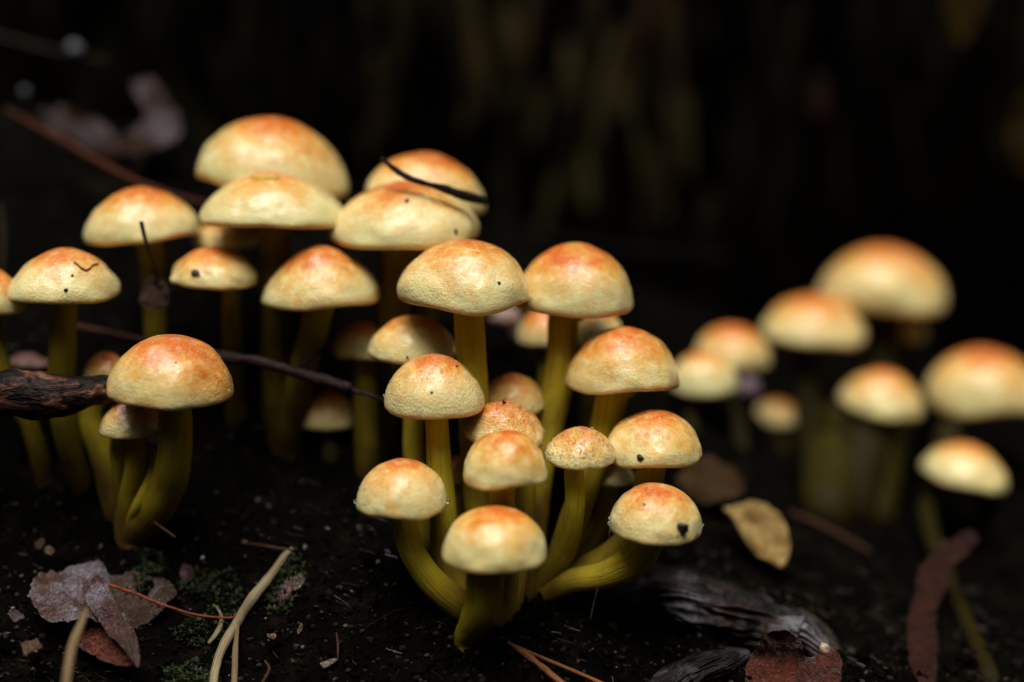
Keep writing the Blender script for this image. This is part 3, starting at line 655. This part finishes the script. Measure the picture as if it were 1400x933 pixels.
twig('twig', [(0, 280, .39, 7), (4, 330, .388, 8), (2, 372, .386, 6)], (.03, .02, .01), 'dim upright twig at the photo edge above the cut-off mushroom', 'twig', n=30, k=10)
# straws
twig('straw', [(400, 750, .341, 5), (388, 762, .338, 9), (368, 790, .335, 13), (345, 818, .331, 14), (325, 850, .327, 13), (305, 884, .322, 13), (295, 915, .318, 13), (290, 950, .315, 12)],
     (.30, .24, .13), 'long bent straw, paler and longer than the other straws, beside the moss', 'straw', 'straw', n=90, k=12, flat=.75, lump=.12, freq=350)
twig('straw', [(326, 846, .332, 4), (322, 885, .326, 8), (321, 915, .321, 9), (319, 955, .316, 9)], (.24, .16, .08), 'short upright straw crossing under the long bent one', 'straw', 'straw', n=50, k=10, flat=.5)
twig('straw', [(119, 832, .306, 6), (112, 850, .304, 10), (100, 880, .300, 13), (94, 910, .296, 12), (88, 950, .293, 11)], (.24, .16, .07), 'straw in front of the curled purplish leaf', 'straw', 'straw', n=50, k=12, flat=.6)
twig('straw', [(291, 826, .336, 2), (300, 836, .334, 4), (303, 850, .332, 6), (296, 866, .330, 7), (285, 880, .328, 4)], (.30, .25, .13), 'tiny forked bit of straw between the moss and the leaf stalk', 'straw', 'straw', n=30, k=8, flat=.6)
twig('pine_needle', [(694, 878, .321, 4), (720, 896, .318, 9), (745, 915, .315, 9), (775, 940, .311, 9)], (.30, .11, .035), 'rusty pine needle, the thicker lower one of the pair near the bottom', 'pine needle', 'straw', n=50, k=10, lump=.2, freq=600)
twig('pine_needle', [(694, 878, .322, 3), (740, 899, .320, 5), (790, 920, .317, 5), (840, 942, .314, 5)], (.32, .11, .03), 'rusty pine needle, the thinner upper one of the pair near the bottom', 'pine needle', 'straw', n=50, k=8)
for pp, lab in (([(330, 742, .345, 2), (360, 746, .345, 3), (395, 752, .343, 4), (406, 750, .343, 2)], 'brown needle at the upper tip of the long bent straw'),
                ([(211, 714, .338, 3), (225, 724, .336, 4), (240, 735, .334, 3)], 'short brown needle by the foot of the orange-crowned mushroom'),
                ([(460, 865, .325, 2), (462, 885, .322, 3), (461, 905, .32, 2)], 'hair-thin brown needle standing in the black soil'),
                ([(362, 903, .318, 2), (368, 915, .316, 4), (358, 935, .314, 3)], 'short reddish needle at the lower edge beside the long straw'),
                ([(1080, 700, .40, 5), (1130, 722, .40, 7), (1190, 755, .40, 6)], 'blurred brown needle on the dark soil beyond the yellow leaf')):
    twig('pine_needle', pp, (.10, .04, .02), lab, 'pine needle', 'straw', n=30, k=8)
me, c = pxtube('spider_thread', [(834, 724, .318, .7), (829, 760, .318, .7), (818, 800, .318, .6), (806, 850, .318, .6)], M['grit'], n=24, k=6, lump=0)
o = obj('spider_thread', me, c); o.color = (.12, .10, .08, 1); tag(o, 'hair-thin spider thread hanging from the crumb-bearing cap', 'spider thread')

# ------------------------------------------------------------------ leaves
def leaf(name, parts, label, cat='leaf', rootpt=None):
    """parts: (part name, outline, colour, keywords). The first is the blade; several make a thing of parts."""
    if len(parts) == 1:
        n_, ol, col, kw = parts[0]; pale = kw.pop('pale', .0); me, c = sheet(name, ol, M['dull' if ol[0][2] > .36 else 'leaf'], **kw); o = obj(name, me, c); o.color = (*col, 1); o['pale'] = pale
        return tag(o, label, cat)
    c0 = P(*parts[0][1][0]) if rootpt is None else P(*rootpt); root = empty(name, c0, label, cat)
    for n_, ol, col, kw in parts:
        if n_ == 'petiole':
            me, c = pxtube('petiole', ol, M['twig'], **kw); o = obj('petiole', me, c, root); o.color = (*col, 1)
        else:
            pale = kw.pop('pale', .0); me, c = sheet(n_, ol, M['leaf'], **kw); o = obj(n_, me, c, root); o.color = (*col, 1); o['pale'] = pale; o['gloss'] = .45 if '(1035, 890' in repr(parts[0][1][:1]) else (.5 if ol[0][2] < .34 else 0)
    return root
leaf('dry_leaf', [
    ('blade', [(37, 818, .322), (52, 788, .330), (100, 780, .334), (130, 768, .336), (148, 782, .334), (160, 812, .328), (172, 850, .320), (150, 858, .318), (110, 850, .318), (62, 845, .318)], (.20, .11, .07), dict(pale=.95, seed=2, crumple=.0024, bulge=.001)),
    ('fold', [(112, 800, .329), (138, 792, .330), (150, 812, .326), (165, 842, .321), (186, 868, .315), (190, 908, .310), (178, 902, .310), (150, 868, .314), (122, 832, .321)], (.16, .07, .06), dict(pale=.9, seed=5, crumple=.0015, bulge=.001)),
    ('underside', [(100, 838, .323), (135, 845, .322), (165, 868, .318), (186, 905, .312), (170, 912, .312), (130, 898, .316), (96, 872, .320)], (.22, .04, .010), dict(seed=7, crumple=.0008)),
    ('lobe', [(150, 790, .334), (180, 783, .337), (225, 790, .338), (243, 815, .334), (232, 832, .330), (205, 848, .327), (175, 858, .325), (155, 830, .328)], (.14, .08, .035), dict(pale=.45, seed=9, crumple=.0024)),
    ('petiole', [(150, 800, .331, 5), (185, 812, .327, 5), (225, 828, .325, 4), (270, 841, .323, 3), (315, 845, .322, 3), (322, 838, .322, 2)], (.22, .05, .025), dict(n=50, k=8)),
], 'curled purplish dead leaf lying by the straws on black soil', rootpt=(130, 900, .318))
leaf('dry_leaf', [
    ('blade', [(1030, 892, .330), (1046, 870, .322), (1062, 862, .318), (1080, 866, .317), (1096, 884, .319), (1104, 915, .324), (1104, 960, .322), (1030, 960, .322), (1018, 920, .328)], (.20, .030, .004), dict(seed=3, rip=.00012, crumple=.0034, fq=110, bulge=-.003, jag=.04)),
    ('lobe', [(1094, 900, .321), (1112, 896, .322), (1140, 892, .324), (1152, 915, .322), (1146, 960, .318), (1095, 960, .316)], (.17, .026, .004), dict(seed=6, rip=.00012, crumple=.0030, fq=130)),
], 'glossy mahogany dead leaf poking up at the bottom edge', rootpt=(1080, 955, .318))
leaf('dry_leaf', [
    ('blade', [(1262, 772, .372), (1282, 748, .372), (1296, 742, .372), (1300, 760, .370), (1284, 800, .366), (1278, 850, .360), (1284, 900, .352), (1275, 940, .348), (1248, 920, .350), (1240, 860, .358), (1250, 810, .365)], (.07, .017, .007), dict(seed=13, crumple=.0016, bulge=.003)),
    ('lobe', [(1275, 765, .372), (1300, 740, .375), (1325, 724, .378), (1338, 735, .378), (1328, 752, .376), (1300, 775, .372), (1285, 790, .370)], (.08, .02, .010), dict(seed=15, pale=.1, crumple=.001)),
], 'tall curled red-brown dead leaf standing beside the long bare stalk', rootpt=(1262, 930, .35))
leaf('fallen_leaf', [('b', [(988, 694, .375), (1020, 688, .378), (1050, 692, .378), (1072, 712, .374), (1080, 748, .368), (1070, 775, .363), (1050, 768, .364), (1022, 742, .369), (1004, 714, .372)], (.85, .60, .22), dict(seed=21, crumple=.0008, jag=.015, bulge=.0015))], 'yellow fallen leaf lying behind the grey rotten wood')
leaf('fallen_leaf', [('b', [(925, 655, .385), (950, 625, .398), (985, 630, .402), (1015, 655, .396), (1012, 676, .388), (975, 685, .382), (940, 678, .382)], (.13, .09, .04), dict(seed=22, crumple=.001))], 'blurred tan leaf behind the crumb-bearing mushroom')
bl_ = leaf('dry_leaf', [
    ('blade', [(55, 150, .432), (90, 150, .43), (140, 170, .425), (185, 205, .418), (190, 228, .412), (150, 215, .416), (100, 190, .42), (65, 172, .428)], (.07, .05, .033), dict(seed=31, pale=.35, crumple=.002)),
    ('lobe', [(178, 112, .432), (205, 104, .434), (232, 140, .428), (250, 180, .42), (225, 200, .415), (185, 215, .412), (160, 205, .414), (195, 175, .422), (192, 142, .428)], (.085, .065, .05), dict(seed=33, pale=.5, crumple=.002)),
], 'blurred curled grey-brown leaf behind the rusty twig', rootpt=(180, 215, .42))
for ch in bl_.children: ch.data.materials[0] = M['dull']
leaf('dry_leaf', [
    ('blade', [(190, 392, .352), (205, 378, .352), (222, 384, .351), (232, 402, .350), (226, 418, .350), (205, 424, .351), (190, 414, .352)], (.10, .05, .03), dict(seed=35, crumple=.0014)),
    ('petiole', [(193, 303, .344, 6), (198, 325, .344, 6), (204, 345, .345, 4), (212, 365, .348, 5), (214, 388, .351, 6)], (.03, .015, .01), dict(n=40, k=8)),
], 'small withered brown leaf hanging by its stalk before a mushroom cap', rootpt=(205, 424, .351))
for ol, col, lab, sd_ in (([(1085, 60, .56), (1108, 55, .56), (1122, 90, .557), (1132, 140, .555), (1120, 162, .555), (1104, 130, .556), (1092, 95, .558)], (.03, .022, .010), 'faint brown leaf blurred on the trunk above the far tuft', 41),
                          ([(1285, -20, .52), (1345, -20, .52), (1338, 20, .52), (1316, 62, .52), (1298, 30, .52)], (.07, .055, .004), 'blurred olive-yellow leaf hanging in from the top edge', 42),
                          ([(1378, 190, .52), (1398, 130, .52), (1440, 150, .52), (1440, 230, .52), (1395, 235, .52)], (.05, .04, .004), 'blurred olive leaf at the photo edge above the far tuft', 43)):
    hl = leaf('hanging_leaf', [('b', ol, col, dict(seed=sd_, crumple=.001))], lab); hl.data.materials[0] = M['dull']
# small scraps near the front
for ol, col, lab, sd_, pl in (
        ([(48, 742, .336), (58, 736, .336), (62, 744, .334), (50, 752, .333)], (.12, .08, .045), 'small dull brown leaf scrap above the curled leaf', 51, 0),
        ([(58, 750, .336), (70, 748, .335), (74, 756, .333), (64, 758, .333)], (.28, .22, .12), 'small pale leaf scrap next to the dull brown scrap', 52, 0),
        ([(374, 812, .336), (386, 800, .337), (394, 788, .337), (400, 800, .334), (392, 820, .331), (382, 830, .330)], (.36, .20, .16), 'pinkish scrap of leaf beside the long straw', 53, .4),
        ([(398, 792, .336), (410, 784, .337), (416, 792, .336), (408, 806, .334), (400, 806, .333)], (.30, .25, .18), 'pale beige scrap touching the pinkish one', 54, .4),
        ([(250, 772, .340), (262, 776, .340), (266, 788, .337), (256, 796, .335), (246, 786, .337)], (.12, .05, .05), 'dull reddish scrap in the moss', 55, .2),
        ([(438, 908, .318), (456, 900, .320), (460, 904, .319), (444, 914, .316)], (.5, .46, .36), 'thin whitish splinter lying on the black soil', 56, 0),
        ([(406, 862, .324), (412, 852, .325), (414, 858, .324), (408, 868, .322)], (.34, .26, .13), 'tiny straw-coloured chip by the long straw', 57, 0),
        ([(365, 866, .323), (376, 868, .323), (376, 872, .322), (368, 872, .321)], (.42, .30, .16), 'tiny orange-tan chip on the black soil', 58, 0),
        ([(10, 838, .318), (24, 834, .320), (34, 842, .318), (20, 850, .316)], (.16, .13, .12), 'grey scrap at the edge beside the curled leaf', 59, .5),
        ([(28, 878, .314), (48, 872, .316), (58, 884, .312), (34, 892, .310)], (.20, .12, .07), 'tan scrap below the curled leaf', 60, 0)):
    o = leaf('leaf_scrap', [('b', ol, col, dict(seed=sd_, crumple=.0006, n=30, rings=5, jag=.1, pale=pl))], lab, 'leaf scrap')

# ------------------------------------------------------------------ lumps: rotten wood, pale bits, grit
def rotten(pp, label, seed):
    q = []
    for a, b, d, wd in pp:
        d, h_ = ghit(a, b); rr_ = wd * K * d / 2; q.append((h_[0], h_[1], h_[2] + .06 * rr_, rr_))
    c = np.array(q[0][:3])
    tag(obj('rotten_wood', tube('rotten_wood', q, M['rotten'], n=240, k=140, lump=.2, seed=seed, freq=170, low=.62, flat=1.3, ridge=.10, origin=c), c), label, 'wood')
rotten([(790, 830, .372, 30), (850, 812, .368, 80), (910, 812, .366, 100), (970, 836, .363, 110), (1040, 856, .360, 110), (1095, 872, .357, 90), (1140, 905, .352, 50)], 'broad lump of wet grey rotten wood behind the mahogany leaf', 77)
rotten([(840, 985, .332, 30), (885, 950, .336, 46), (935, 922, .342, 50), (985, 905, .347, 50), (1020, 895, .350, 24)], 'darker ribbed strip of rotten wood at the bottom edge before the broad lump', 31)
def grit(name, px, py, d, wpx, hpx, col, label, cat, m='grit', seed=1, sub=2, rough=.35):
    s = K * d / 2; me = lump(name, M[m], (wpx * s, wpx * s * .8, hpx * s), seed, rough, sub); o = obj(name, me, P(px, py, d)); o.color = (*col, 1); return tag(o, label, cat)
grit('pale_fragment', 688, 432, .392, 44, 24, (.50, .34, .28), 'blurred pinkish fragment between the two big domed caps', 'fragment', seed=2, sub=3)
grit('pale_fragment', 704, 450, .395, 36, 26, (.26, .22, .16), 'blurred greyish fragment just under the pinkish one', 'fragment', seed=9, sub=3)
grit('pale_fragment', 1022, 532, .432, 30, 28, (.16, .10, .12), 'blurred lilac fragment low in the far tuft', 'fragment', seed=5, sub=3)
grit('pale_fragment', 40, 497, .372, 52, 22, (.16, .08, .06), 'blurred reddish lump behind the branch near the photo edge', 'fragment', seed=6, sub=3)
grit('pale_fragment', 1128, 888, .33, 14, 18, (.42, .30, .20), 'small tan knob on the end of the rotten wood', 'fragment', seed=8, sub=3)
grit('water_fleck', 102, 68, .44, 22, 22, (.10, .115, .13), 'blurred bluish-white fleck, the larger one in the upper corner', 'fleck', seed=3, sub=3, rough=.1)
grit('water_fleck', 34, 126, .43, 14, 14, (.07, .08, .09), 'blurred bluish-white fleck, the smaller one near the rusty twig', 'fleck', seed=4, sub=3, rough=.1)
grit('water_fleck', 277, 763, .342, 6, 6, (.3, .31, .32), 'bright white fleck at the upper edge of the moss', 'fleck', seed=7, sub=3, rough=.1)

# ------------------------------------------------------------------ bits lying on caps, found by dropping them on the surface seen at a pixel
bpy.context.view_layer.update(); DG = bpy.context.evaluated_depsgraph_get()
def hit(px, py):
    o_ = Vector(CAM); d_ = (Vector(P(px, py, 1)) - o_).normalized()
    ok, loc, nrm, idx, ob, mt = S.ray_cast(DG, o_ + d_ * .02, d_)
    return (np.array(loc[:]), np.array(nrm[:]), ob) if ok else None
def onto(name, px, py, wpx, hpx, label, cat, col=(.02, .012, .008), seed=1, m='dirt', flat=.5, rough=.3, sub=2):
    h = hit(px, py)
    if not h: return
    p, n, ob = h; s = K * np.linalg.norm(p - CAM) / 2
    me = lump(name, M[m], (wpx * s, hpx * s, min(wpx, hpx) * s * flat), seed, rough, sub); o = obj(name, me, p + n * s * min(wpx, hpx) * flat * .4)
    q = Vector(n).to_track_quat('Z', 'Y'); o.rotation_euler = q.to_euler(); o.color = (*col, 1); return tag(o, label, cat)
def block(px, py, wpx, label):
    p, n, ob = hit(px, py); s = K * .32 / 2 * wpx
    me = lump('soil_crumb', M['dirt'], (s, s * .8, s * .9), 4, .38, 1); o = obj('soil_crumb', me, p + n * s * .35); o.color = (.006, .006, .009, 1); return tag(o, label, 'crumb')
block(931, 721, 21, 'angular black soil crumb stuck to the low cap at the end of the bent stem')
for a in ((881, 690, 4, 4, 'tiny brown speck on the glossy top of the crumb-bearing cap'), (876, 626, 10, 9, 'brown pit on the wide tan cap near its lower rim'),
          (590, 537, 4, 4, 'tiny dark speck in the middle of the highest sharp front cap'), (624, 501, 4, 4, 'tiny brown speck near the top of the highest sharp front cap'),
          (682, 387, 5, 5, 'tiny brown speck on the flank of the big middle dome'), (556, 275, 7, 7, 'black speck near the crown of the tall conical cap'),
          (623, 317, 6, 7, 'black speck near the rim of the tall conical cap'), (268, 374, 15, 10, 'black hollow in the small flat cap'),
          (90, 397, 5, 5, 'dark speck near the rim of the pale cap with the Y-shaped debris'), (99, 377, 4, 4, 'faint brown speck in the middle of the pale cap with debris'),
          (240, 496, 3, 3, 'tiny dark speck on the vivid orange-crowned cap'), (557, 489, 4, 4, 'tiny dark speck on the cap with the shaded side'),
          (752, 528, 4, 4, 'tiny brown speck on the soft cap behind the beaded one')):
    onto('dirt_speck', *a, 'speck', seed=int(a[0]) % 17)
onto('yellow_fleck', 362, 243, 40, 14, 'bright yellow fleck on the crown under the topmost cap', 'fleck', (.75, .50, .04), 3, 'grit', .25, .15, 3)
def overtube(name, pp, wpx, col, label, cat):
    q = []
    for (x, y) in pp:
        h = hit(x, y)
        if h: q.append((*(h[0] + h[1] * .0002), wpx * K * .33 / 2))
    if len(q) < 2: return
    o = obj(name, tube(name, q, M['twig'], n=24, k=8, lump=.2, freq=900, origin=q[0][:3]), q[0][:3]); o.color = (*col, 1); tag(o, label, cat)
overtube('debris_bit', [(101, 359), (106, 363), (112, 368), (118, 370), (123, 367), (127, 363), (133, 362)], 3, (.26, .12, .05), 'curved brown bit of debris on the pale cap, like a bent Y', 'debris')
overtube('debris_bit', [(691, 552), (688, 549), (692, 546)], 3, (.03, .015, .01), 'tiny dark flake on top of the beaded orange cap', 'debris')

# ------------------------------------------------------------------ uncountable ground cover
rng = np.random.default_rng(11)
def scatter(name, n, box, size, m, label, tone, seed, flatz=(.5, 1.0), fac=None):
    bm = bmesh.new(); bmesh.ops.create_icosphere(bm, subdivisions=1, radius=1)
    bv = np.array([x.co[:] for x in bm.verts]); bf = np.array([[x.index for x in q.verts] for q in bm.faces]); bm.free()
    x = rng.uniform(box[0], box[1], n); y = rng.uniform(box[2], box[3], n); keep = (np.abs(x) < y * .42 + .01) & (rng.random(n) < np.clip((.352 - y) / .04, .12, 1)); x, y = x[keep], y[keep]; n = len(x)
    z = gz(x, y); s = size[0] + (size[1] - size[0]) * rng.random(n) ** 3
    v = bv[None] * s[:, None, None] * rng.uniform(.6, 1.25, (n, len(bv), 1)); v = v * np.stack([rng.uniform(.6, 1.3, n), rng.uniform(.6, 1.3, n), rng.uniform(*flatz, n)], -1)[:, None]
    a = rng.uniform(0, 6.28, n); ca, sa = np.cos(a)[:, None], np.sin(a)[:, None]
    v = np.stack([v[..., 0] * ca - v[..., 1] * sa, v[..., 0] * sa + v[..., 1] * ca, v[..., 2]], -1) + np.stack([x, y, z + s * .3], -1)[:, None]
    f = (bf[None] + (np.arange(n) * len(bv))[:, None, None]).reshape(-1, 3)
    tn = np.repeat(tone(n), len(bv))
    tag(obj(name, mesh(name, v.reshape(-1, 3), f, m, smooth=False, attrs={'tone': tn})), label, 'soil', kind='stuff')
scatter('soil_crumbs', 30000, (-.16, .16, .27, .38), (.00015, .0010), M['crumb'], 'loose wet black crumbs of rotted wood and soil', lambda n: rng.random(n) ** 1.2 * .93, 1)
scatter('wood_flakes', 170, (-.14, .06, .28, .33), (.00025, .0008), M['crumb'], 'pale tiny flakes strewn over the black soil', lambda n: rng.uniform(.92, 1, n) ** 1.0, 2, (.2, .4))
def fibres(n, label):
    x = rng.uniform(-.15, .15, n); y = .275 + .10 * rng.random(n) ** 1.3; k = np.abs(x) < y * .42; x, y = x[k], y[k]; n = len(x); vs = []; fs = []; tn = []
    for i in range(n):
        a = rng.uniform(0, 3.14); L = rng.uniform(.001, .006) * (1 + (rng.random() < .1)); w_ = rng.uniform(.00006, .00018); z = gh(x[i], y[i]) + .0003
        dx, dy = math.cos(a), math.sin(a); b = rng.uniform(-.35, .35) * L; t_ = rng.uniform(.55, .955); up = rng.uniform(0, .25) * L; i0 = len(vs)
        for q in range(4):
            u = q / 3 - .5; c_ = np.array([x[i] + dx * L * u - dy * b * u * u, y[i] + dy * L * u + dx * b * u * u, z + up * (q / 3)]); ww = w_ * (1 - .5 * abs(u))
            for m_ in range(3):
                th = m_ * 2.094; vs.append((c_[0] - dy * ww * math.cos(th), c_[1] + dx * ww * math.cos(th), c_[2] + ww * math.sin(th)))
        for q in range(3):
            for m_ in range(3):
                o_ = i0 + q * 3; fs.append((o_ + m_, o_ + (m_ + 1) % 3, o_ + 3 + (m_ + 1) % 3, o_ + 3 + m_))
        tn += [t_] * 12
    tag(obj('litter_fibres', mesh('litter_fibres', vs, fs, M['crumb'], smooth=False, attrs={'tone': tn})), label, 'litter', kind='stuff')
fibres(1500, 'fine dark rootlets and rotted fibres lying over the black soil')
scatter('soil_clods', 700, (-.16, .16, .27, .40), (.0008, .0028), M['soil'], 'larger black clods of rotted wood on the soil', lambda n: rng.random(n), 5)
for (cx_, cy_) in ((650, 862), (640, 800), (770, 810), (190, 735), (700, 830)):
    g_ = ghit(cx_, cy_)[1]
    scatter('soil_clods', 160, (g_[0] - .011, g_[0] + .011, g_[1] - .009, g_[1] + .009), (.0004, .0018), M['soil'], 'black clods heaped at the base %s' % {650: 'of the front bent foot', 640: 'of the curved stems', 770: 'of the bent horizontal stem', 190: 'of the orange-crowned mushroom', 700: 'just behind the front bent foot'}[cx_], lambda n: rng.random(n), 6)
def moss(cx, cy, d, wpx, n, label, seed):
    r = random.Random(seed); c = P(cx, cy, d); s = wpx * K * d / 2; vs = []; fs = []; tn = []
    for _ in range(n):
        a = r.uniform(0, 6.283); q = r.random() ** .6 * s; x = c[0] + q * math.cos(a); y = c[1] + q * math.sin(a) * .8
        if float(vn([x * 260, y * 260, seed], 2)) < -.15: continue
        z = gh(x, y) + r.uniform(0, .0022) * (1 - q / s * .6); t = r.random()
        for k in range(7):
            b = r.uniform(0, 6.283); L = r.uniform(.0006, .0014); w_ = L * .18; up = r.uniform(.1, 1.1)
            dx, dy, dz = math.cos(b) * math.cos(up) * L, math.sin(b) * math.cos(up) * L, math.sin(up) * L; i = len(vs)
            vs += [(x - math.sin(b) * w_, y + math.cos(b) * w_, z), (x + math.sin(b) * w_, y - math.cos(b) * w_, z), (x + dx * .6 + math.sin(b) * w_, y + dy * .6 - math.cos(b) * w_, z + dz * .7), (x + dx, y + dy, z + dz)]
            fs += [(i, i + 1, i + 2), (i, i + 2, i + 3)]; tn += [t] * 4
    tag(obj('moss', mesh('moss', vs, fs, M['moss'], smooth=False, attrs={'tone': tn})), label, 'moss', kind='stuff')
moss(275, 800, .335, 110, 1100, 'dark green moss between the curled leaf and the long straw', 1)
moss(250, 890, .320, 90, 550, 'thin dark moss below the leaf stalk', 2)
moss(390, 795, .337, 60, 300, 'scrap of moss beyond the long straw', 3)
moss(200, 775, .341, 60, 250, 'faint moss above the curled leaf', 4)
